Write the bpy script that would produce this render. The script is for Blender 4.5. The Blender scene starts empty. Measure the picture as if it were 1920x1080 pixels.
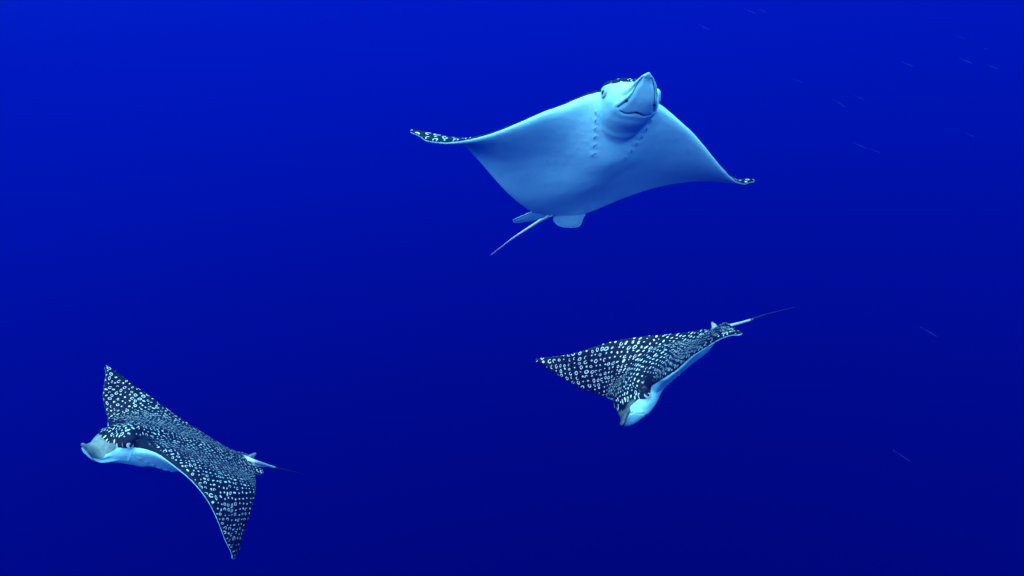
import bpy, bmesh, math, random
import numpy as np
from mathutils import Vector
from mathutils.bvhtree import BVHTree

SC = bpy.context.scene
COL = SC.collection
random.seed(7)
RNG = np.random.default_rng(11)

# ------------------------------------------------------------------ camera
cam_d = bpy.data.cameras.new("camera")
cam_d.sensor_width = 36.0
cam_d.lens = 36.0 * 1663.0 / 1920.0
cam_d.clip_start = 0.05
cam_d.clip_end = 500.0
cam = bpy.data.objects.new("camera", cam_d)
cam.location = (0, 0, 0)
cam.rotation_euler = (math.radians(90), 0, 0)
COL.objects.link(cam)
SC.camera = cam

SC.view_settings.view_transform = 'Standard'
SC.view_settings.look = 'None'
SC.view_settings.exposure = 1.18
SC.view_settings.gamma = 1.0
SC.view_settings.use_curve_mapping = False
SC.render.engine = 'CYCLES'
SC.cycles.use_denoising = True
SC.cycles.volume_bounces = 1
SC.cycles.max_bounces = 6
SC.cycles.sample_clamp_indirect = 4.0

# ------------------------------------------------------------------ water light: bright column towards the surface, deep blue below
SUNDIR = Vector((-0.20, -0.74, 0.64)).normalized()        # towards the sun
world = bpy.data.worlds.new("World"); SC.world = world; world.use_nodes = True
nt = world.node_tree; nt.nodes.clear()
wo = nt.nodes.new("ShaderNodeOutputWorld"); bg = nt.nodes.new("ShaderNodeBackground")
tc = nt.nodes.new("ShaderNodeTexCoord"); dot = nt.nodes.new("ShaderNodeVectorMath"); dot.operation = 'DOT_PRODUCT'
dot.inputs[1].default_value = Vector((-0.10, -0.42, 0.90)).normalized()
mr = nt.nodes.new("ShaderNodeMapRange"); mr.inputs[1].default_value = -1; mr.inputs[2].default_value = 1
rp = nt.nodes.new("ShaderNodeValToRGB"); cr = rp.color_ramp; cr.interpolation = 'B_SPLINE'
stops = [(-1.0, (0.0, 0.000, 0.04)), (-0.70, (0.0, 0.0005, 0.085)), (-0.42, (0.0, 0.002, 0.170)), (-0.14, (0.0, 0.007, 0.40)), (0.04, (0.0, 0.015, 0.50)),
         (0.20, (0.0, 0.20, 0.80)), (0.45, (0.0, 0.60, 1.05)), (0.7, (0.0, 0.85, 1.1)), (1.0, (0.05, 1.0, 1.1))]
while len(cr.elements) < len(stops): cr.elements.new(0.5)
for e, (p, c) in zip(cr.elements, stops):
    e.position = (p + 1) / 2; e.color = (*c, 1)
nt.links.new(tc.outputs["Generated"], dot.inputs[0]); nt.links.new(dot.outputs["Value"], mr.inputs[0])
nt.links.new(mr.outputs[0], rp.inputs[0]); nt.links.new(rp.outputs[0], bg.inputs[0])
bg.inputs[1].default_value = 1.0
nt.links.new(bg.outputs[0], wo.inputs[0])

sun_d = bpy.data.lights.new("sun", 'SUN'); sun_d.energy = 5.0; sun_d.angle = math.radians(80)
sun_d.color = (0.50, 0.82, 1.0)
sun = bpy.data.objects.new("sun", sun_d); sun.rotation_euler = SUNDIR.to_track_quat('Z', 'Y').to_euler()
sun.location = SUNDIR * 30; COL.objects.link(sun)

# ------------------------------------------------------------------ the water itself, as one closed box of haze
def haze_box():
    me = bpy.data.meshes.new("haze"); bm = bmesh.new(); bmesh.ops.create_cube(bm, size=1.0)
    for v in bm.verts:
        v.co = Vector((v.co.x * 24, v.co.y * 18 + 5, (v.co.z + .5) * 16.0 - 11.0))
    bm.to_mesh(me); bm.free()
    o = bpy.data.objects.new("haze", me); COL.objects.link(o); o["kind"] = "stuff"
    o["label"] = "clear deep blue sea water filling the whole view"
    o["category"] = "water"
    m = bpy.data.materials.new("water_haze"); m.use_nodes = True; n = m.node_tree; n.nodes.clear()
    out = n.nodes.new("ShaderNodeOutputMaterial"); pv = n.nodes.new("ShaderNodeVolumePrincipled")
    pv.inputs["Color"].default_value = (0.0, 0.004, 0.190, 1); pv.inputs["Density"].default_value = 0.055
    pv.inputs["Anisotropy"].default_value = 0.2
    n.links.new(pv.outputs[0], out.inputs["Volume"]); me.materials.append(m)
haze_box()
# ------------------------------------------------------------------ node helpers
class NB:
    def __init__(s, nt): s.t = nt
    def _in(s, sock, v):
        if isinstance(v, (int, float)): sock.default_value = v
        else: s.t.links.new(v, sock)
    def m(s, op, a, b=None, c=None, clamp=False):
        n = s.t.nodes.new("ShaderNodeMath"); n.operation = op; n.use_clamp = clamp
        s._in(n.inputs[0], a)
        if b is not None: s._in(n.inputs[1], b)
        if c is not None: s._in(n.inputs[2], c)
        return n.outputs[0]
    def sstep(s, lo, hi, v):
        n = s.t.nodes.new("ShaderNodeMapRange"); n.interpolation_type = 'SMOOTHSTEP'
        s._in(n.inputs[0], v); s._in(n.inputs[1], lo); s._in(n.inputs[2], hi); return n.outputs[0]
    def noise(s, vec, scale, detail=2):
        n = s.t.nodes.new("ShaderNodeTexNoise"); n.inputs["Scale"].default_value = scale
        n.inputs["Detail"].default_value = detail; s.t.links.new(vec, n.inputs["Vector"]); return n
    def attr(s, name):
        n = s.t.nodes.new("ShaderNodeAttribute"); n.attribute_name = name; return n
    def mix(s, f, a, b):
        n = s.t.nodes.new("ShaderNodeMix"); n.data_type = 'RGBA'; s._in(n.inputs[0], f)
        for i, v in ((6, a), (7, b)):
            if isinstance(v, tuple): n.inputs[i].default_value = (*v, 1)
            else: s.t.links.new(v, n.inputs[i])
        return n.outputs[2]

def new_mat(name):
    m = bpy.data.materials.new(name); m.use_nodes = True
    n = m.node_tree; b = n.nodes["Principled BSDF"]
    return m, n, b

def skin_material(name, cell, jitter, ring_bias, seed, aniso=1.0):
    """Ray skin: dark dorsal side with pale dots, dashes, rings and hooks, belly tinted with the cyan of the water light, grey snout."""
    m, t, bsdf = new_mat(name); k = NB(t)
    rest = k.attr("rest"); side = k.attr("side").outputs["Fac"]; plain = k.attr("plain").outputs["Fac"]
    bill = k.attr("bill").outputs["Fac"]; wing = k.attr("wingness").outputs["Fac"]
    # warp the rest coordinates a little, then cells; marks crowd and lengthen towards the spine
    wn = k.noise(rest.outputs["Vector"], 3.5, 2)
    off = t.nodes.new("ShaderNodeVectorMath"); off.operation = 'MULTIPLY_ADD'
    t.links.new(wn.outputs["Color"], off.inputs[0]); off.inputs[1].default_value = (0.07, 0.07, 0.0)
    t.links.new(rest.outputs["Vector"], off.inputs[2])
    sc = t.nodes.new("ShaderNodeVectorMath"); sc.operation = 'MULTIPLY_ADD'
    sc.inputs[1].default_value = (1 / (cell * aniso), 1 / cell, 0); sc.inputs[2].default_value = (seed, seed * 1.7, 0)
    cen = k.attr("crowd").outputs["Fac"]; s3 = t.nodes.new("ShaderNodeSeparateXYZ"); t.links.new(off.outputs[0], s3.inputs[0])
    c3 = t.nodes.new("ShaderNodeCombineXYZ"); t.links.new(s3.outputs[0], c3.inputs[0]); t.links.new(k.m('ADD', s3.outputs[1], cen), c3.inputs[1])
    t.links.new(c3.outputs[0], sc.inputs[0])
    vo = t.nodes.new("ShaderNodeTexVoronoi"); vo.voronoi_dimensions = '2D'; vo.feature = 'F1'
    vo.inputs["Scale"].default_value = 1.0; vo.inputs["Randomness"].default_value = 0.42
    t.links.new(sc.outputs[0], vo.inputs["Vector"])
    df = t.nodes.new("ShaderNodeVectorMath"); df.operation = 'SUBTRACT'
    t.links.new(sc.outputs[0], df.inputs[0]); t.links.new(vo.outputs["Position"], df.inputs[1])
    sp = t.nodes.new("ShaderNodeSeparateXYZ"); t.links.new(df.outputs[0], sp.inputs[0])
    rc = t.nodes.new("ShaderNodeSeparateColor"); t.links.new(vo.outputs["Color"], rc.inputs[0])
    r1, r2, r3 = rc.outputs[0], rc.outputs[1], rc.outputs[2]
    dx, dy = sp.outputs[0], sp.outputs[1]
    fl = k.noise(rest.outputs["Vector"], 2.2, 1)
    th = k.m('MULTIPLY_ADD', k.m('SUBTRACT', r2, .5), jitter, k.m('MULTIPLY', k.m('SUBTRACT', fl.outputs["Fac"], .5), 4.5))
    ct, st = k.m('COSINE', th), k.m('SINE', th)
    u = k.m('ADD', k.m('MULTIPLY', dx, ct), k.m('MULTIPLY', dy, st))
    v = k.m('SUBTRACT', k.m('MULTIPLY', dy, ct), k.m('MULTIPLY', dx, st))
    sz = k.m('MULTIPLY_ADD', r3, .46, .72)
    u = k.m('DIVIDE', u, sz); v = k.m('DIVIDE', v, sz)
    wob = k.m('MULTIPLY', k.m('SUBTRACT', k.noise(sc.outputs[0], 2.3, 1).outputs["Fac"], .5), .12)
    # dot / dash: capsule with half length by kind
    hl = k.m('MULTIPLY', k.sstep(.25, .62, r1), .20)
    ud = k.m('SUBTRACT', k.m('ABSOLUTE', u), hl); ud = k.m('MAXIMUM', ud, 0.0)
    dcap = k.m('SQRT', k.m('ADD', k.m('MULTIPLY', ud, ud), k.m('MULTIPLY', v, v)))
    cap = k.sstep(.185, .115, k.m('ADD', dcap, wob))
    # ring / hook
    ve = k.m('MULTIPLY', v, k.m('MULTIPLY_ADD', r2, .7, 1.0))
    dr = k.m('SQRT', k.m('ADD', k.m('MULTIPLY', u, u), k.m('MULTIPLY', ve, ve)))
    ringd = k.m('ABSOLUTE', k.m('SUBTRACT', k.m('ADD', dr, wob), .285))
    ring = k.sstep(.095, .045, ringd)
    ang = k.m('ARCTAN2', v, u)
    hook = k.m('MULTIPLY', ring, k.m('LESS_THAN', ang, k.m('MULTIPLY_ADD', r3, 3.0, -.3)))
    is_hook = k.m('GREATER_THAN', k.m('FRACT', k.m('MULTIPLY', r3, 7.3)), .42)
    ringy = k.m('ADD', k.m('MULTIPLY', hook, is_hook), k.m('MULTIPLY', ring, k.m('SUBTRACT', 1.0, is_hook)))
    thr = k.m('SUBTRACT', 1.0, k.m('MULTIPLY_ADD', wing, ring_bias, .08))
    is_ring = k.m('GREATER_THAN', r1, thr)
    mark = k.m('ADD', k.m('MULTIPLY', ringy, is_ring), k.m('MULTIPLY', cap, k.m('SUBTRACT', 1.0, is_ring)))
    # some cells stay nearly empty
    mark = k.m('MULTIPLY', mark, k.m('SUBTRACT', 1.0, plain, clamp=True), clamp=True)
    mott = k.noise(rest.outputs["Vector"], 26, 4)
    dark = k.mix(k.sstep(.35, .7, mott.outputs["Fac"]), (0.003, 0.004, 0.011), (0.009, 0.011, 0.026))
    mk = k.mix(k.sstep(.3, .7, k.noise(rest.outputs["Vector"], 9, 1).outputs["Fac"]), (0.90, 0.88, 0.84), (0.80, 0.82, 0.82))
    mk = k.mix(k.m('MULTIPLY', k.sstep(.45, 1.0, k.m('FRACT', k.m('MULTIPLY', r2, 5.1))), .22), mk, (0.34, 0.46, 0.56))
    dors = k.mix(mark, dark, mk)
    bel = k.mix(k.sstep(.40, .78, k.noise(rest.outputs["Vector"], 5, 6).outputs["Fac"]), (0.46, 0.90, 0.96), (0.35, 0.78, 0.90))  # white belly tinted cyan: blue water light put into its colour
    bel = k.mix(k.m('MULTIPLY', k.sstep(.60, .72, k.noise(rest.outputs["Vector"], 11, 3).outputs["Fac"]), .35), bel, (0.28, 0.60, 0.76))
    sn = k.noise(rest.outputs["Vector"], 40, 3)
    sidej = k.m('ADD', side, k.m('MULTIPLY', k.m('SUBTRACT', sn.outputs["Fac"], .5), .006))
    top = k.sstep(-.0015, .0015, sidej)
    grey = k.mix(k.sstep(.3, .7, mott.outputs["Fac"]), (0.17, 0.21, 0.22), (0.27, 0.31, 0.30))
    dors = k.mix(k.sstep(.35, .65, bill), dors, grey)
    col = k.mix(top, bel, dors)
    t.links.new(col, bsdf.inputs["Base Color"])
    bsdf.inputs["Roughness"].default_value = 0.52
    bsdf.inputs["Specular IOR Level"].default_value = 0.12
    bsdf.inputs["Subsurface Weight"].default_value = 0.0
    bp = t.nodes.new("ShaderNodeBump"); bp.inputs["Strength"].default_value = 0.45; bp.inputs["Distance"].default_value = 0.007
    fold = k.noise(rest.outputs["Vector"], 14, 5); fine = k.noise(rest.outputs["Vector"], 75, 3)
    t.links.new(k.m('MULTIPLY_ADD', fine.outputs["Fac"], .22, fold.outputs["Fac"]), bp.inputs["Height"]); t.links.new(bp.outputs[0], bsdf.inputs["Normal"])
    return m

def plain_material(name, c, rough=.4, c2=None, scale=30, spec=.4):
    m, t, b = new_mat(name); k = NB(t)
    tcn = t.nodes.new("ShaderNodeTexCoord"); n = k.noise(tcn.outputs["Object"], scale, 4)
    c2 = c2 or tuple(x * .7 for x in c)
    t.links.new(k.mix(k.sstep(.3, .7, n.outputs["Fac"]), c, c2), b.inputs["Base Color"])
    b.inputs["Roughness"].default_value = rough; b.inputs["Specular IOR Level"].default_value = spec
    return m

# ------------------------------------------------------------------ the rest shape of an eagle ray (x forward, y left, z up; half span 1)
YS = [0, .12, .17, .3, .45, .6, .75, .87, .95, 1.0]
XL = [.36, .345, .33, .285, .205, .11, .0, -.10, -.185, -.275]
XT = [-.52, -.515, -.50, -.44, -.375, -.325, -.285, -.268, -.275, -.29]
def smooth_interp(y, xs, fs):
    y = np.abs(np.asarray(y, float))
    return (np.interp(y - .03, xs, fs) + 2 * np.interp(y, xs, fs) + np.interp(np.minimum(y + .03, 1), xs, fs)) / 4
def le(y): return smooth_interp(y, YS, XL)
def te(y): return smooth_interp(y, YS, XT)

def half_thickness(x, y, c):
    foil = (2.969 * np.sqrt(np.maximum(c, 0)) - 1.26 * c - 3.516 * c**2 + 2.843 * c**3 - 1.015 * c**4)
    T = np.interp(np.abs(y), [0, .2, .3, .5, .7, .85, 1.0], [.050, .046, .040, .026, .015, .0095, .006])
    env = np.interp(x, [-.54, -.45, -.25, 0, .2, .36], [.02, .18, .55, .95, 1.0, .6])
    w = foil * T + np.interp(c, [0, .04, .96, 1], [.002, .0045, .0045, .002])
    top = w + .085 * env * np.exp(-(np.abs(y) / .13)**2)
    bot = w * .9 + .042 * env * np.exp(-(np.abs(y) / .26)**2.2)
    return top, bot

def lathe_like(stations, n=28, p=2.3):
    """Loft of super-elliptic rings along x: (x, half width, z top, z bottom)."""
    V, Fc = [], []
    for x, w, zt, zb in stations:
        zc, h = (zt + zb) / 2, (zt - zb) / 2
        for i in range(n):
            a = 2 * math.pi * i / n; c, s = math.cos(a), math.sin(a)
            V.append((x, w * math.copysign(abs(c)**(2 / p), c), zc + h * math.copysign(abs(s)**(2 / p), s)))
    for j in range(len(stations) - 1):
        for i in range(n):
            a, b = j * n + i, j * n + (i + 1) % n
            Fc.append((a, b, b + n, a + n))
    Fc.append(tuple(range(n))[::-1]); Fc.append(tuple((len(stations) - 1) * n + i for i in range(n)))
    return V, Fc

def rest_mesh():
    V, Fc = [], []
    # disc
    ys = np.sin(np.linspace(-math.pi / 2, math.pi / 2, 221)); cs = (1 - np.cos(np.linspace(0, math.pi, 61))) / 2
    ny, nc = len(ys), len(cs)
    Y, Cc = np.meshgrid(ys, cs, indexing='ij'); X = le(Y) * (1 - Cc) + te(Y) * Cc
    tp, bt = half_thickness(X, Y, Cc)
    base = 0
    top = np.stack([X, Y, tp], -1).reshape(-1, 3); bot = np.stack([X, Y, -bt], -1).reshape(-1, 3)
    V += top.tolist() + bot.tolist(); K = ny * nc
    def q(i, j): return i * nc + j
    for i in range(ny - 1):
        for j in range(nc - 1):
            a, b, c, d = q(i, j), q(i + 1, j), q(i + 1, j + 1), q(i, j + 1)
            Fc.append((a, b, c, d)); Fc.append((a + K, d + K, c + K, b + K))
    for i in range(ny - 1):
        for j in (0, nc - 1):
            a, b = q(i, j), q(i + 1, j); Fc.append((a, a + K, b + K, b) if j == 0 else (a, b, b + K, a + K))
    for j in range(nc - 1):
        for i in (0, ny - 1):
            a, b = q(i, j), q(i, j + 1); Fc.append((a, b, b + K, a + K) if i == 0 else (a, a + K, b + K, b))
    def addm(vf):
        o = len(V); V.extend(vf[0]); Fc.extend([tuple(i + o for i in f) for f in vf[1]])
    # head
    addm(lathe_like([(-.12, .09, .09, -.05), (.05, .115, .115, -.075), (.20, .130, .130, -.110), (.30, .136, .132, -.109),
                     (.37, .138, .124, -.103), (.42, .128, .104, -.094), (.455, .112, .080, -.088), (.485, .094, .054, -.070),
                     (.51, .072, .026, -.055), (.525, .046, .0, -.040)], p=2.25))
    # snout lobe (flat bill)
    addm(lathe_like([(.36, .080, .010, -.040), (.44, .096, .008, -.042), (.475, .092, .005, -.042), (.52, .080, .000, -.041), (.56, .066, -.005, -.041),
                     (.60, .054, -.011, -.040), (.635, .036, -.019, -.040), (.66, .020, -.027, -.040), (.678, .006, -.032, -.037)], p=2.4))
    # lower jaw under it
    addm(lathe_like([(.30, .094, -.03, -.100), (.38, .094, -.03, -.099), (.43, .092, -.03, -.094), (.48, .084, -.03, -.083), (.53, .072, -.032, -.069),
                     (.57, .053, -.033, -.054), (.60, .036, -.034, -.046), (.62, .014, -.036, -.042)], p=2.2))
    # brow bulges with the eyes and spiracles
    for s in (1, -1):
        addm(lathe_like([(.30, .010, .035, .000), (.335, .032, .060, -.012), (.375, .040, .066, -.020), (.415, .034, .058, -.018), (.445, .012, .03, .0)], n=18, p=2))
        for i in range(len(V) - 18 * 5, len(V)): V[i] = (V[i][0], V[i][1] + s * .114, V[i][2])
    me = bpy.data.meshes.new("rest"); me.from_pydata([tuple(map(float, v)) for v in V], [], Fc); me.update()
    ob = bpy.data.objects.new("rest", me); COL.objects.link(ob)
    md = ob.modifiers.new("r", 'REMESH'); md.mode = 'VOXEL'; md.voxel_size = 0.0055; md.adaptivity = 0
    dg = bpy.context.evaluated_depsgraph_get(); ev = ob.evaluated_get(dg); m2 = bpy.data.meshes.new_from_object(ev)
    n = len(m2.vertices); co = np.empty(n * 3); m2.vertices.foreach_get("co", co); co = co.reshape(-1, 3)
    e = np.empty(len(m2.edges) * 2, int); m2.edges.foreach_get("vertices", e); e = e.reshape(-1, 2)
    deg = np.bincount(e.ravel(), minlength=n)[:, None].astype(float); deg[deg == 0] = 1
    def lap(p):
        a = np.zeros_like(p)
        for k in range(3):
            a[:, k] = np.bincount(e[:, 0], p[e[:, 1], k], n) + np.bincount(e[:, 1], p[e[:, 0], k], n)
        return a / deg - p
    hw = np.exp(-((np.abs(co[:, 1]) - .0) / .24)**4) * np.clip((co[:, 0] + .35) / .3, 0, 1)  # head and shoulder blend more
    hw *= 1 - .75 * np.clip((co[:, 0] - .46) / .06, 0, 1)
    for it in range(26):
        w = hw[:, None] if it >= 8 else np.ones((n, 1))
        co = co + .5 * w * lap(co); co = co - (.52 if it < 8 else .30) * w * lap(co)
    faces = [tuple(p.vertices) for p in m2.polygons]
    bpy.data.objects.remove(ob); bpy.data.meshes.remove(me); bpy.data.meshes.remove(m2)
    return co, faces

REST, FACES = rest_mesh()
# gill ridges: low scalloped swellings on the throat
def gill_xy(s, k): return .275 - .050 * k, s * (.138 + .010 * math.sin(k * .8) - .0105 * k)
gm = np.zeros(len(REST))
for s in (1, -1):
    for k in range(6):
        gx, gy = gill_xy(s, k)
        d2 = ((REST[:, 0] - gx) / .016)**2 + ((REST[:, 1] - gy + s * .004) / .020)**2
        gm += np.exp(-d2) * (REST[:, 2] < 0)
REST[:, 2] -= .0032 * gm
# clefts pressed into the underside of the snout and along the mouth
GROOVE = [(.452, .072), (.48, .068), (.515, .061), (.56, .051), (.60, .039), (.64, .024)]
MOUTH = [(-.008, .056), (-.010, .045), (-.010, .032), (.001, .015), (.010, .0), (.001, -.015), (-.010, -.032), (-.010, -.045), (-.008, -.056)]
def near_path(P, path):
    d = np.full(len(P), 9.0)
    for (a0, a1), (b0, b1) in zip(path[:-1], path[1:]):
        ab = np.array([b0 - a0, b1 - a1]); t = np.clip(((P - [a0, a1]) @ ab) / (ab @ ab), 0, 1)
        d = np.minimum(d, np.linalg.norm(P - np.array([a0, a1]) - t[:, None] * ab, axis=1))
    return d
_m = (REST[:, 2] < -.03) & (REST[:, 0] > .40)
for s in (1, -1):
    d = near_path(REST[:, :2], [(x, s * y) for x, y in GROOVE]); REST[:, 2] += _m * .007 * np.exp(-(d / .007)**2)
d = near_path(REST[:, :2], [(.452 + dx, y) for dx, y in MOUTH])
REST[:, 2] += _m * .005 * np.exp(-(d / .008)**2)
REST[:, 2] -= _m * .0 * np.exp(-((REST[:, 0] - .430) / .012)**2 - (REST[:, 1] / .05)**2)      # lower lip
BVH = BVHTree.FromPolygons([tuple(v) for v in REST], FACES)

# per-vertex skin masks, in rest space
X_, Y_, Z_ = REST.T
aY = np.abs(Y_)
ZX = [-.6, .20, .28, .33, .38, .42, .46, .52, .56, .70]
ZB_DARK = [.0, .0, .0, -.004, -.010, -.006, .014, -.010, -.040, -.045]      # dark eye band
ZB_PALE = [.0, .0, .003, .010, .015, .020, .045, .060, .060, .060]          # white cheeks and snout
headf = np.clip((.18 - aY) / .03, 0, 1) * np.clip((X_ - .2) / .06, 0, 1)
edge_c = (le(Y_) - X_) / np.maximum(le(Y_) - te(Y_), .01)
le_rim = .005 * np.exp(-(edge_c / .10)**2) * np.clip((.62 - aY) / .2, 0, 1) * np.clip((aY - .12) / .04, 0, 1)
def side_of(tab, rim): return Z_ - np.interp(X_, ZX, tab) * headf - le_rim * rim
bill = np.clip((X_ - (.516 - .35 * np.maximum(Z_ + .015, 0) - 4.0 * aY**2)) / .018 + .5, 0, 1)
bill = np.where((aY < .12), bill, 0) * np.clip((.055 - Z_) / .01, 0, 1)
plain = np.exp(-((X_ - .285) / .055)**2 - ((aY - .170) / .038)**2) * 1.9
plain += np.exp(-((X_ - .40) / .06)**2 - ((aY - .140) / .022)**2) * 1.5
plain += np.clip(1 - edge_c / .035, 0, 1) * (aY > .2) * 1.4
plain += 1.5 * np.clip((X_ - .49) / .015, 0, 1)
wingness = np.clip((aY - .15) / .6, 0, 1)

# ------------------------------------------------------------------ posing: a bent mid-surface carries the rest shape

crowd = .06 * np.tanh(Y_ / .28)
CTRL_NAMES = ['L0l', 'L0m', 'L0t', 'L1l', 'L1m', 'L1t', 'L2l', 'L2m', 'L2t', 'L3l', 'L3m', 'L3t', 'L4l', 'L4m', 'L4t', 'L5l', 'L5m', 'L5t', 'L6l', 'L6m', 'L6t', 'Ltip', 'R0l', 'R0m', 'R0t', 'R1l', 'R1m', 'R1t', 'R2l', 'R2m', 'R2t', 'R3l', 'R3m', 'R3t', 'R4l', 'R4m', 'R4t', 'R5l', 'R5m', 'R5t', 'R6l', 'R6m', 'R6t', 'Rtip', 'M0', 'M1', 'M2', 'M3', 'M4', 'M5', 'M6', 'M7', 'Lbill', 'Leye', 'Lpel', 'Rbill', 'Reye', 'Rpel', 'M8']
CTRL_REST = np.array([[0.33, 0.17], [-0.085, 0.17], [-0.5, 0.17], [0.285, 0.3], [-0.0775, 0.3], [-0.44, 0.3], [0.205, 0.45], [-0.085, 0.45], [-0.375, 0.45], [0.11, 0.6], [-0.1075, 0.6], [-0.325, 0.6], [0.0, 0.75], [-0.1425, 0.75], [-0.285, 0.75], [-0.1, 0.87], [-0.184, 0.87], [-0.268, 0.87], [-0.185, 0.95], [-0.23, 0.95], [-0.275, 0.95], [-0.285, 1.0], [0.33, -0.17], [-0.085, -0.17], [-0.5, -0.17], [0.285, -0.3], [-0.0775, -0.3], [-0.44, -0.3], [0.205, -0.45], [-0.085, -0.45], [-0.375, -0.45], [0.11, -0.6], [-0.1075, -0.6], [-0.325, -0.6], [0.0, -0.75], [-0.1425, -0.75], [-0.285, -0.75], [-0.1, -0.87], [-0.184, -0.87], [-0.268, -0.87], [-0.185, -0.95], [-0.23, -0.95], [-0.275, -0.95], [-0.285, -1.0], [0.66, 0.0], [0.5, 0.0], [0.36, 0.0], [0.2, 0.0], [0.0, 0.0], [-0.2, 0.0], [-0.36, 0.0], [-0.52, 0.0], [0.54, 0.07], [0.4, 0.125], [-0.61, 0.16], [0.54, -0.07], [0.4, -0.125], [-0.61, -0.16], [-0.62, 0.0]])
RAY_A = [[0.6902, 4.2241, 0.879], [0.5596, 4.5679, 0.652], [0.4042, 4.8877, 0.4123], [0.7906, 4.3048, 0.8312], [0.6777, 4.6094, 0.6615], [0.5514, 4.8992, 0.4722], [0.8984, 4.4074, 0.7696], [0.813, 4.6593, 0.6549], [0.7274, 4.9068, 0.5363], [1.0007, 4.5103, 0.6948], [0.9506, 4.7147, 0.6374], [0.903, 4.9142, 0.5783], [1.1067, 4.6223, 0.6146], [1.0894, 4.7668, 0.6042], [1.0767, 4.9081, 0.5926], [1.1995, 4.7314, 0.5684], [1.2013, 4.8153, 0.5855], [1.2165, 4.8956, 0.5845], [1.2724, 4.8176, 0.5663], [1.2869, 4.8557, 0.5838], [1.2915, 4.8977, 0.5979], [1.3378, 4.9089, 0.5902], [0.3881, 4.1604, 0.9076], [0.2628, 4.4387, 0.657], [0.1026, 4.7242, 0.4093], [0.2619, 4.1319, 0.8587], [0.1698, 4.3526, 0.6674], [0.0355, 4.6013, 0.4427], [0.1417, 4.0457, 0.7991], [0.0637, 4.2532, 0.6572], [-0.0451, 4.4764, 0.503], [-0.0027, 3.9985, 0.7303], [-0.0618, 4.1891, 0.6537], [-0.1303, 4.3873, 0.5909], [-0.1787, 4.0478, 0.6812], [-0.2081, 4.1874, 0.6878], [-0.2331, 4.3282, 0.695], [-0.313, 4.1284, 0.6767], [-0.3333, 4.2035, 0.7074], [-0.329, 4.2831, 0.7294], [-0.4137, 4.1967, 0.6995], [-0.416, 4.2342, 0.7267], [-0.4242, 4.2688, 0.7514], [-0.4893, 4.2552, 0.7537], [0.5896, 3.8614, 0.954], [0.5745, 4.0069, 0.8845], [0.5454, 4.1389, 0.8529], [0.5042, 4.2862, 0.8127], [0.4602, 4.4218, 0.6905], [0.3722, 4.5866, 0.571], [0.3023, 4.713, 0.4871], [0.2144, 4.8348, 0.3974], [0.6492, 3.981, 0.8895], [0.6725, 4.1349, 0.8879], [0.3581, 4.955, 0.3447], [0.5168, 3.9575, 0.9027], [0.4377, 4.0829, 0.9019], [0.0517, 4.8136, 0.3631], [0.1938, 4.9042, 0.343]]
RAY_B = [[-2.1197, 5.0319, -0.9011], [-1.8848, 5.3725, -1.0461], [-1.6473, 5.6918, -1.1965], [-2.0016, 4.9751, -0.9181], [-1.8134, 5.2641, -1.0568], [-1.6027, 5.555, -1.2173], [-1.8649, 4.9309, -0.993], [-1.7218, 5.1572, -1.087], [-1.5581, 5.3947, -1.1958], [-1.7367, 4.8941, -1.0949], [-1.6245, 5.0669, -1.1488], [-1.5173, 5.2438, -1.2073], [-1.6422, 4.9044, -1.2536], [-1.582, 5.0247, -1.2919], [-1.5264, 5.1462, -1.3272], [-1.6094, 4.9585, -1.3983], [-1.5786, 5.0335, -1.4194], [-1.5544, 5.1123, -1.4385], [-1.5942, 5.023, -1.496], [-1.5864, 5.0666, -1.5055], [-1.5759, 5.1116, -1.5121], [-1.6021, 5.1138, -1.5601], [-2.3739, 5.2344, -0.8338], [-2.1195, 5.5836, -0.9657], [-1.87, 5.9289, -1.0847], [-2.4352, 5.3473, -0.8041], [-2.2213, 5.6442, -0.9147], [-2.0039, 5.9623, -1.0191], [-2.5002, 5.49, -0.8232], [-2.3374, 5.7204, -0.8693], [-2.1814, 5.9637, -0.9063], [-2.5609, 5.6318, -0.8632], [-2.4531, 5.8043, -0.8361], [-2.3445, 5.9742, -0.797], [-2.643, 5.7937, -0.8535], [-2.5713, 5.877, -0.7647], [-2.4947, 5.956, -0.6816], [-2.6954, 5.8352, -0.7128], [-2.6385, 5.885, -0.6583], [-2.5939, 5.9327, -0.6003], [-2.6927, 5.8605, -0.5945], [-2.6741, 5.8981, -0.5757], [-2.6625, 5.9324, -0.5504], [-2.7091, 5.9261, -0.5179], [-2.3255, 4.8659, -0.8341], [-2.3177, 5.0105, -0.8968], [-2.2589, 5.1351, -0.9082], [-2.1763, 5.26, -0.9478], [-2.0635, 5.4135, -1.02], [-1.9358, 5.5728, -1.0542], [-1.8436, 5.7035, -1.0903], [-1.7417, 5.8242, -1.1267], [-2.2848, 4.9457, -0.9269], [-2.1768, 5.0381, -0.898], [-1.5902, 5.7803, -1.2236], [-2.396, 5.0002, -0.8671], [-2.3777, 5.1554, -0.8573], [-1.7953, 6.001, -1.1094], [-1.6826, 5.8967, -1.1618]]
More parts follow.
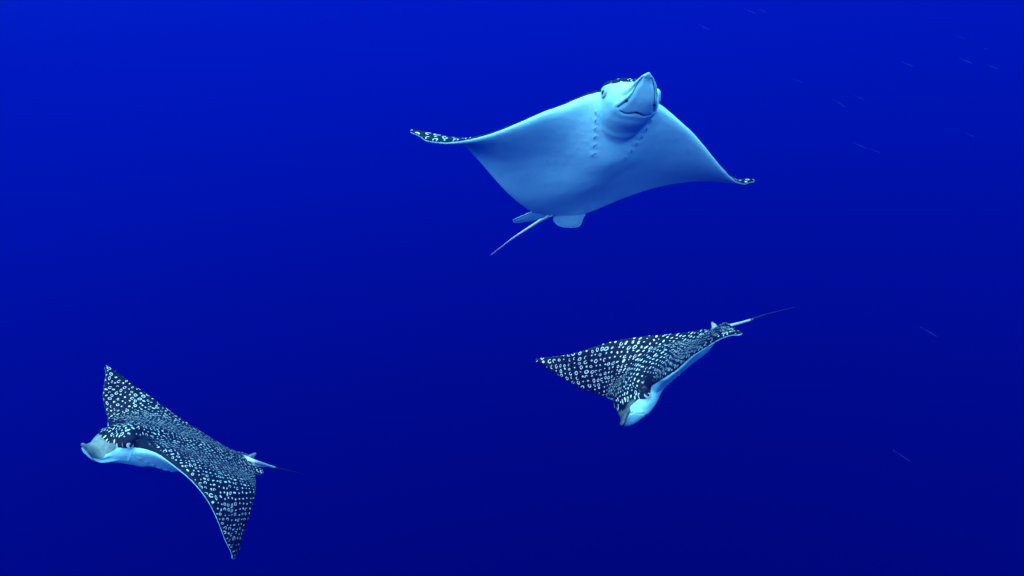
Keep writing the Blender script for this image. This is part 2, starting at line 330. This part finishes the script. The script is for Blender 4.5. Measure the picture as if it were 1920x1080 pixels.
RAY_C = [[0.8609, 5.469, -0.6165], [1.0969, 5.5801, -0.421], [1.3521, 5.7048, -0.2307], [0.8807, 5.3454, -0.5742], [1.0824, 5.4535, -0.4109], [1.3082, 5.5608, -0.2295], [0.884, 5.212, -0.5418], [1.0867, 5.3113, -0.3794], [1.2873, 5.3872, -0.2106], [0.9489, 5.1207, -0.4753], [1.1093, 5.1751, -0.3361], [1.2626, 5.2161, -0.2035], [1.0214, 5.0239, -0.3857], [1.1353, 5.0369, -0.2946], [1.2423, 5.0464, -0.2098], [1.0915, 4.9182, -0.3189], [1.1554, 4.9211, -0.2602], [1.226, 4.9204, -0.2196], [1.1576, 4.8405, -0.2695], [1.1964, 4.8404, -0.2462], [1.2382, 4.8395, -0.235], [1.2428, 4.7876, -0.2449], [0.6895, 5.7289, -0.7233], [0.9929, 5.9027, -0.5134], [1.272, 6.0339, -0.2874], [0.6526, 5.8568, -0.7318], [0.8942, 5.9763, -0.5524], [1.1251, 6.0858, -0.3116], [0.6446, 6.0206, -0.7465], [0.7734, 6.0701, -0.5659], [0.883, 6.1195, -0.3366], [0.6621, 6.1888, -0.7652], [0.6406, 6.153, -0.5717], [0.6548, 6.1249, -0.3785], [0.4937, 6.1711, -0.7042], [0.4712, 6.1467, -0.5692], [0.4599, 6.1216, -0.444], [0.3577, 6.1492, -0.6301], [0.341, 6.1425, -0.5463], [0.3234, 6.1315, -0.4725], [0.2573, 6.1382, -0.5706], [0.2475, 6.14, -0.523], [0.2322, 6.1397, -0.4801], [0.1619, 6.1413, -0.4948], [0.6413, 5.3574, -0.8006], [0.7225, 5.4876, -0.7674], [0.7893, 5.5905, -0.6959], [0.8655, 5.6732, -0.5894], [1.0119, 5.7205, -0.4902], [1.1501, 5.7838, -0.4313], [1.2697, 5.8376, -0.3791], [1.3534, 5.883, -0.2672], [0.7039, 5.4234, -0.72], [0.833, 5.4732, -0.6764], [1.4273, 5.748, -0.1658], [0.6636, 5.5079, -0.8232], [0.6832, 5.6479, -0.7508], [1.343, 6.0601, -0.2138], [1.4015, 5.9087, -0.1841]]
def tps_fit(src, dst, lam=2e-4):
    n = len(src); d = np.linalg.norm(src[:, None] - src[None], axis=2)
    K = np.where(d > 0, d**2 * np.log(np.maximum(d, 1e-9)), 0) + lam * np.eye(n)
    Pm = np.c_[np.ones(n), src]
    A = np.zeros((n + 3, n + 3)); A[:n, :n] = K; A[:n, n:] = Pm; A[n:, :n] = Pm.T
    sol = np.linalg.solve(A, np.r_[dst, np.zeros((3, 3))])
    def f(q):
        q = np.atleast_2d(q); d = np.linalg.norm(q[:, None] - src[None], axis=2)
        return np.where(d > 0, d**2 * np.log(np.maximum(d, 1e-9)), 0) @ sol[:n] + np.c_[np.ones(len(q)), q] @ sol[n:]
    return f

class Pose:
    def __init__(s, ctrl, origin, zscale=1.0):
        s.f = tps_fit(CTRL_REST, np.array(ctrl) - np.array(origin)); s.zs = zscale
    def __call__(s, p):
        p = np.atleast_2d(np.asarray(p, float)); out = np.empty_like(p)
        for a in range(0, len(p), 20000):
            q = p[a:a + 20000]; xy = q[:, :2]; h = .012
            M = s.f(xy); fx = s.f(xy + [h, 0]) - s.f(xy - [h, 0]); fy = s.f(xy + [0, h]) - s.f(xy - [0, h])
            N = np.cross(fx, fy); N /= np.maximum(np.linalg.norm(N, axis=1), 1e-9)[:, None]
            out[a:a + 20000] = M + N * q[:, 2:3] * s.zs
        return out

def mesh_obj(name, V, Fc, mat, parent=None, smooth=True, attrs=None):
    me = bpy.data.meshes.new(name); me.from_pydata([tuple(map(float, v)) for v in V], [], Fc); me.update()
    if smooth: me.shade_smooth()
    if attrs:
        for k, v in attrs.items():
            if np.ndim(v) == 2:
                a = me.attributes.new(k, 'FLOAT_VECTOR', 'POINT'); a.data.foreach_set("vector", np.asarray(v, np.float32).ravel())
            else:
                a = me.attributes.new(k, 'FLOAT', 'POINT'); a.data.foreach_set("value", np.asarray(v, np.float32).ravel())
    if mat: me.materials.append(mat)
    o = bpy.data.objects.new(name, me); COL.objects.link(o)
    if parent: o.parent = parent
    return o

def tube(path, radii, n=10, close=True):
    """Tube along a 3D path with a radius per point (radius may be a pair: width, height)."""
    path = np.asarray(path, float); V, Fc = [], []
    up = np.array([0.3, 0.2, 1.0])
    for i, p in enumerate(path):
        t = path[min(i + 1, len(path) - 1)] - path[max(i - 1, 0)]; t /= np.linalg.norm(t) + 1e-12
        a = np.cross(t, up); a /= np.linalg.norm(a) + 1e-12; b = np.cross(a, t)
        r = radii[i]; rw, rh = (r, r) if np.isscalar(r) else r
        for k in range(n):
            w = 2 * math.pi * k / n; V.append(p + a * math.cos(w) * rw + b * math.sin(w) * rh)
    for j in range(len(path) - 1):
        for k in range(n):
            a, b = j * n + k, j * n + (k + 1) % n; Fc.append((a, b, b + n, a + n))
    if close: Fc.append(tuple(range(n))[::-1]); Fc.append(tuple((len(path) - 1) * n + i for i in range(n)))
    return np.array(V), Fc

def catmull(pts, m=8):
    pts = np.array(pts, float); P = np.r_[[2 * pts[0] - pts[1]], pts, [2 * pts[-1] - pts[-2]]]; out = []
    for i in range(1, len(P) - 2):
        for k in range(m):
            t = k / m
            out.append(.5 * ((2 * P[i]) + (-P[i - 1] + P[i + 1]) * t + (2 * P[i - 1] - 5 * P[i] + 4 * P[i + 1] - P[i + 2]) * t * t + (-P[i - 1] + 3 * P[i] - 3 * P[i + 1] + P[i + 2]) * t**3))
    out.append(pts[-1]); return np.array(out)

def surf(x, y, down=True, lift=0.0):
    """Point on the rest skin above or below (x, y)."""
    if down: hit = BVH.ray_cast(Vector((x, y, -1)), Vector((0, 0, 1)))
    else: hit = BVH.ray_cast(Vector((x, y, 1)), Vector((0, 0, -1)))
    if hit[0] is None: return np.array([x, y, 0.0])
    p = np.array(hit[0]) + np.array(hit[1]) * lift
    return p

def ball(c, rx, ry, rz, n=14, m=10):
    V, Fc = [], []
    for j in range(m + 1):
        a = math.pi * j / m - math.pi / 2
        for i in range(n):
            b = 2 * math.pi * i / n
            V.append((c[0] + rx * math.cos(a) * math.cos(b), c[1] + ry * math.cos(a) * math.sin(b), c[2] + rz * math.sin(a)))
    for j in range(m):
        for i in range(n): Fc.append((j * n + i, j * n + (i + 1) % n, (j + 1) * n + (i + 1) % n, (j + 1) * n + i))
    return np.array(V), Fc

def slab(outline, centre, thick, rings=6, lens=None):
    """A thin fin: outline (closed, 3D), thick in the middle and thin at the rim; normal direction nrm."""
    o = np.array(outline, float); c = np.array(centre, float); n = len(o)
    nr = np.zeros(3)
    for i in range(n): nr += np.cross(o[i] - c, o[(i + 1) % n] - c)
    nr /= np.linalg.norm(nr); V, Fc = [], []
    for s in (1, -1):
        for j in range(1, rings + 1):
            f = j / rings; h = thick * math.sqrt(max(1 - f * f, 0)) + .0012
            for i in range(n): V.append(c + (o[i] - c) * f + nr * s * h)
        V.append(c + nr * s * (thick + .0012))
    K = n * rings + 1
    for s in (0, 1):
        b = s * K
        for j in range(rings - 1):
            for i in range(n):
                q = (b + j * n + i, b + j * n + (i + 1) % n, b + (j + 1) * n + (i + 1) % n, b + (j + 1) * n + i)
                Fc.append(q if s == 1 else q[::-1])
        for i in range(n):
            q = (b + K - 1, b + (i + 1) % n, b + i); Fc.append(q if s == 1 else q[::-1])
    r0 = (rings - 1) * n
    for i in range(n): Fc.append((r0 + i, r0 + (i + 1) % n, K + r0 + (i + 1) % n, K + r0 + i))
    return np.array(V), Fc

M_eye = plain_material("eye_wet_black", (0.006, 0.006, 0.008), .12, spec=.6)
M_slit = plain_material("mouth_line_dark", (0.05, 0.06, 0.08), .6)
M_nostril = plain_material("nostril_dark", (0.012, 0.014, 0.02), .6)
M_gill = plain_material("gill_fold_grey", (0.22, 0.42, 0.52), .6)
M_lid = plain_material("eyelid_grey", (0.55, 0.60, 0.62), .5, (0.22, 0.26, 0.30), 90)
M_finedge = plain_material("dorsal_fin_slate", (0.16, 0.20, 0.24), .5, (0.42, 0.48, 0.52), 60)
def tail_material():
    m, t, b = new_mat("tail_whip"); k = NB(t); a = k.attr("along").outputs["Fac"]
    n = k.noise(k.attr("rest").outputs["Vector"], 30, 3)
    f = k.sstep(.38, .46, k.m('ADD', a, k.m('MULTIPLY', k.m('SUBTRACT', n.outputs["Fac"], .5), .16)))
    f = k.m('MAXIMUM', f, k.sstep(.06, .03, a))
    t.links.new(k.mix(f, (0.74, 0.75, 0.72), (0.02, 0.025, 0.04)), b.inputs["Base Color"]); b.inputs["Roughness"].default_value = .45  # pale stretch near the base paints reflected light into the tail colour
    return m
M_tail = tail_material(); M_spine = plain_material("sting_spine", (0.35, 0.42, 0.48), .4)

def fin_attrs(V, dorsal):
    n = len(V); r = np.array(V)
    return dict(rest=r, side=np.full(n, .05 if dorsal else -.05), plain=np.zeros(n), bill=np.zeros(n), wingness=np.zeros(n), crowd=r[:, 1] * .3)

def build_ray(ctrl, label, skin, tail_path, tail_r, opt):
    ctrl = np.array(ctrl); origin = ctrl[CTRL_NAMES.index('M4')]
    root = bpy.data.objects.new("eagle_ray", None); root.location = origin; COL.objects.link(root)
    root["label"] = label; root["category"] = "ray"; root["group"] = "spotted eagle rays swimming in open water"
    root.empty_display_size = .2
    ps = Pose(ctrl, origin)
    V = ps(REST)
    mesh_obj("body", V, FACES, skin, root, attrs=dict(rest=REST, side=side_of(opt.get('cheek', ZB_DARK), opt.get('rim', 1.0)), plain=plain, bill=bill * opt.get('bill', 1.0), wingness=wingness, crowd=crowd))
    # eyes, each set into its brow
    for s in (1, -1):
        c = np.array([.392, s * .146, -.002]); 
        h = BVH.ray_cast(Vector((.392, s * .5, opt.get('eye_z', .008))), Vector((0, -s, 0)))
        if h[0] is not None: c = np.array(h[0]) - np.array([0, s * .003, 0])
        bv, bf = ball(c, .017, .012, .0155); e = mesh_obj("eye", ps(bv), bf, M_eye, root)
        bv, bf = ball(c - np.array([0, s * .002, 0]), .031, .008, .025, 18, 8); mesh_obj("eyelid", ps(bv), bf, M_lid, root)
        # spiracle behind the eye
        h = BVH.ray_cast(Vector((.335, s * .5, .030)), Vector((0, -s, 0)))
        if h[0] is not None:
            c = np.array(h[0]); bv, bf = ball(c, .017, .004, .008, 12, 6); mesh_obj("spiracle", ps(bv), bf, M_nostril, root)
    # nostrils
    for s in (1, -1):
        c = surf(.512, s * .0605); bv, bf = ball(c, .0085, .0075, .0045, 10, 6); mesh_obj("nostril", ps(bv), bf, M_nostril, root)
    # mouth: a curtain-shaped lip line with two scallops
    pts = [surf(.452 + dx, y, True, .0003) for dx, y in MOUTH]
    tp = catmull(pts, 5); v, f = tube(tp, [.0022 * (0.6 + .6 * math.sin(math.pi * i / (len(tp) - 1))) for i in range(len(tp))], 6); mesh_obj("mouth", ps(v), f, M_slit, root)
    bv, bf = ball(surf(.460, 0.0), .007, .012, .004, 10, 6); mesh_obj("mouth_notch", ps(bv), bf, M_nostril, root)
    # the mouth cleft between snout lobe and lower jaw, along each side
    for s in (1, -1):
        pts = [surf(x, s * y, True, .0) for x, y in GROOVE]
        tp = catmull(pts, 5); v, f = tube(tp, [.0018] * len(tp), 6); mesh_obj("mouth_cleft", ps(v), f, M_slit, root)
    # gill slits on the throat
    for s in (1, -1):
        for k in range(6):
            gx, gy = gill_xy(s, k)
            pts = [surf(gx + dx, gy + s * dy, True, .0004) for dx, dy in ((.014, -.012), (.004, .001), (-.006, .004), (-.014, -.002))]
            tp = catmull(pts, 4); v, f = tube(tp, [.0030 * math.sin(math.pi * (i + .6) / (len(tp) + .2)) + .0006 for i in range(len(tp))], 6)
            mesh_obj("gill_slit", ps(v), f, M_gill, root)
    # pelvic fins
    for s in (1, -1):
        out = opt['pelvic_' + ('left' if s == 1 else 'right')]
        oc = catmull([np.array([x, y * s, z]) for x, y, z in out] + [np.array([out[0][0], out[0][1] * s, out[0][2]])], 6)[:-1]
        v, f = slab(oc, oc.mean(0), .006); 
        nrm = ps(v); at = fin_attrs(v, True); at['side'] = np.where(np.arange(len(v)) < len(v) // 2, 1, -1) * .05 * opt.get('fin_flip', 1) * s
        mesh_obj("pelvic_fin", nrm, f, skin, root, attrs=at)
    # dorsal fin
    oc = catmull([(-.485, 0, .012), (-.520, 0, .036), (-.550, 0, .058), (-.562, 0, .056), (-.562, 0, .032), (-.560, 0, .010), (-.52, 0, .004), (-.485, 0, .012)], 5)[:-1]
    oc = oc * opt.get('fin', 1.0) + np.array([-.49, 0, .01]) * (1 - opt.get('fin', 1.0))
    v, f = slab(oc, oc.mean(0), .006 * opt.get('fin', 1.0)); mesh_obj("dorsal_fin", ps(v), f, M_finedge, root)
    # tail
    base = ps(np.array([[-.44, 0, .008], [-.51, 0, .006]]))[opt.get('tail_from', 0):]
    pth = np.r_[base, np.array(tail_path) - origin]; tp = catmull(pth, 12)
    L = np.r_[0, np.cumsum(np.linalg.norm(np.diff(tp, axis=0), axis=1))]; s_ = L / L[-1]
    rr = tail_r * np.interp(s_, [0, .05, .12, .3, .6, 1], [1.6, 1.3, .8, .55, .3, .10])
    v, f = tube(tp, rr, 12); mesh_obj("tail", v, f, M_tail, root, attrs=dict(along=np.repeat(s_, 12) * opt.get('pale', 1.0) + (.07 if 'pale' in opt else 0.0), rest=v))
    if opt.get('spine'):
        a, b = opt['spine']; i0, i1 = int(a * len(tp)), int(b * len(tp)); q = tp[i0:i1].copy()
        sag = np.sin(np.linspace(0, math.pi, len(q)))[:, None] * np.array([0, 0, -1]) * .016; q = q + sag - np.array([0, 0, .006])
        v, f = tube(q, [.0055 * math.sin(math.pi * (i + .7) / (len(q) + .4)) + .0006 for i in range(len(q))], 8); mesh_obj("tail_spine", v, f, M_spine, root)
    return root, ps

PELV = [(-.43, .03, 0), (-.46, .09, 0), (-.475, .145, 0), (-.53, .158, 0), (-.580, .135, 0), (-.592, .085, 0), (-.570, .042, 0), (-.52, .022, 0)]
def unp(px, py, Y): return ((px - 960) / 1663 * Y, Y, -(py - 540) / 1663 * Y)
skin_a = skin_material("ray_skin_open_marks", 0.042, 2.5, .55, 3.0)
skin_b = skin_material("ray_skin_mixed_marks", 0.0295, 2.6, .40, 17.0)
skin_c = skin_material("ray_skin_dense_marks", 0.0315, 1.5, .55, 41.0, 1.15)
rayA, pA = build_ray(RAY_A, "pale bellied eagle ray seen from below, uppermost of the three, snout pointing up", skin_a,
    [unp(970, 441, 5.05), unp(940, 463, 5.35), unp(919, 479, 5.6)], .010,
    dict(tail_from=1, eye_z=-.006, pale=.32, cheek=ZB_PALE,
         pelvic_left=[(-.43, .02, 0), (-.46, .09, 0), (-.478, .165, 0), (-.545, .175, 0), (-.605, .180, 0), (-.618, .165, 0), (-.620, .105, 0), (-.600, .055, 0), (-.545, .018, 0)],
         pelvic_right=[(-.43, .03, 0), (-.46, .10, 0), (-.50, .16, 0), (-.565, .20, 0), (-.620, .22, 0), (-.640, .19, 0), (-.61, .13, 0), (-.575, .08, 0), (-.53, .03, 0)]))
rayB, pB = build_ray(RAY_B, "dark spotted eagle ray with grey snout, lower left, swimming left with one wing down", skin_b,
    [unp(480, 866, 5.80), unp(515, 876.5, 6.05), unp(555, 886, 6.4), unp(572, 891, 6.6)], .016,
    dict(pelvic_left=PELV, pelvic_right=PELV, rim=-1.0, spine=(.28, .55)))
rayC, pC = build_ray(RAY_C, "dark densely spotted eagle ray diving snout down, below the pale bellied one", skin_c,
    [unp(1362, 612, 5.55), unp(1400, 602, 5.8), unp(1432, 591, 6.1), unp(1462, 583, 6.5), unp(1490, 576, 6.8)], .015,
    dict(bill=.5, fin=.75, pelvic_left=[(-.43 + (x + .43) * .45, y * .8, z) for x, y, z in PELV], pelvic_right=[(-.43 + (x + .43) * .15, y * .6, z) for x, y, z in PELV]))

# ------------------------------------------------------------------ drifting particle streaks far off in the blue, modelled as small slender fish
M_streak = plain_material("streak_blue", (0.0, 0.035, 0.26), .8, (0.0, 0.025, 0.18), 40, .0)
def streak_parts(L=1.0):
    st = []
    for i in range(13):
        t = i / 12; w = .030 * math.sin(math.pi * min(t * 1.02 + .03, 1))**.7 * (1 - .45 * t) + .003
        st.append((.5 - t, w * .8, w * 1.15, -w * 1.15))
    return lathe_like([(x * L, w * L, a * L, b * L) for x, w, a, b in st], 10, 2.0)
_v, _f = streak_parts()
proto_body = bpy.data.meshes.new("body"); proto_body.from_pydata([tuple(v) for v in _v], [], _f); proto_body.shade_smooth(); proto_body.materials.append(M_streak)
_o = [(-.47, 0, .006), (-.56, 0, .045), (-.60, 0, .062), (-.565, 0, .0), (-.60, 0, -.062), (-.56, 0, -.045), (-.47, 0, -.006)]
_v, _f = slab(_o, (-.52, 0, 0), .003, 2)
proto_tail = bpy.data.meshes.new("tail_fin"); proto_tail.from_pydata([tuple(v) for v in _v], [], _f); proto_tail.materials.append(M_streak)
STREAKS = [  # head end (right), tail end (left) as points in the water, then label
    ((1397, 17), (1419, 27), 10.5, "left one of two faint slender streaks near the top edge, right of centre"),
    ((1423, 17), (1437, 24), 10.0, "right one of two faint slender streaks near the top edge, right of centre"),
    ((1311, 47), (1331, 57), 7.8, "slender streak just below the top edge, right of the pale ray's raised snout"),
    ((1692, 117), (1713, 125), 8.5, "slender streak left of the brighter pair in the upper right"),
    ((1800, 110), (1824, 120), 7.6, "left and brighter one of the slender streak pair in the upper right"),
    ((1849, 121), (1873, 130), 8.4, "slender streak nearest the right edge, in the upper right"),
    ((1794, 67), (1808, 73), 11.0, "dim slender streak highest of those in the upper right corner"),
    ((1842, 89), (1853, 93), 11.5, "tiny dim slender streak between the corner streak and the bright pair"),
    ((1488, 148), (1505, 155), 10.6, "dim slender streak to the right of the pale ray's head, alone"),
    ((1604, 180), (1620, 187), 8.6, "slender streak above the dim pair on the right, level with the pale ray's chest"),
    ((1563, 187), (1586, 202), 11.5, "very dim slender streak just left of the one level with the pale ray's chest"),
    ((1602, 268), (1626, 280), 9.6, "left one of two dim slender streaks right of the pale ray's wing"),
    ((1633, 280), (1651, 287), 9.8, "right one of two dim slender streaks right of the pale ray's wing"),
    ((1812, 250), (1827, 257), 9.0, "lone slender streak near the right edge, below the upper right group"),
    ((1727, 614), (1758, 632), 7.0, "brightest slender streak, right of the diving ray's tail"),
    ((1676, 845), (1709, 867), 9.4, "lowest slender streak, in the lower right of the water"),
]
for i, (a, b, Y, lab) in enumerate(STREAKS):
    p, q = Vector(unp(*b, Y)), Vector(unp(*a, Y + .12)); d = p - q
    r = bpy.data.objects.new("slender_streak", None); r.location = (p + q) / 2; r.scale = (d.length / 1.08,) * 3
    r.rotation_euler = d.to_track_quat('X', 'Z').to_euler(); COL.objects.link(r); r.empty_display_size = .3
    r["label"] = lab; r["category"] = "fish"; r["group"] = "small slender streaks far off in the blue water"
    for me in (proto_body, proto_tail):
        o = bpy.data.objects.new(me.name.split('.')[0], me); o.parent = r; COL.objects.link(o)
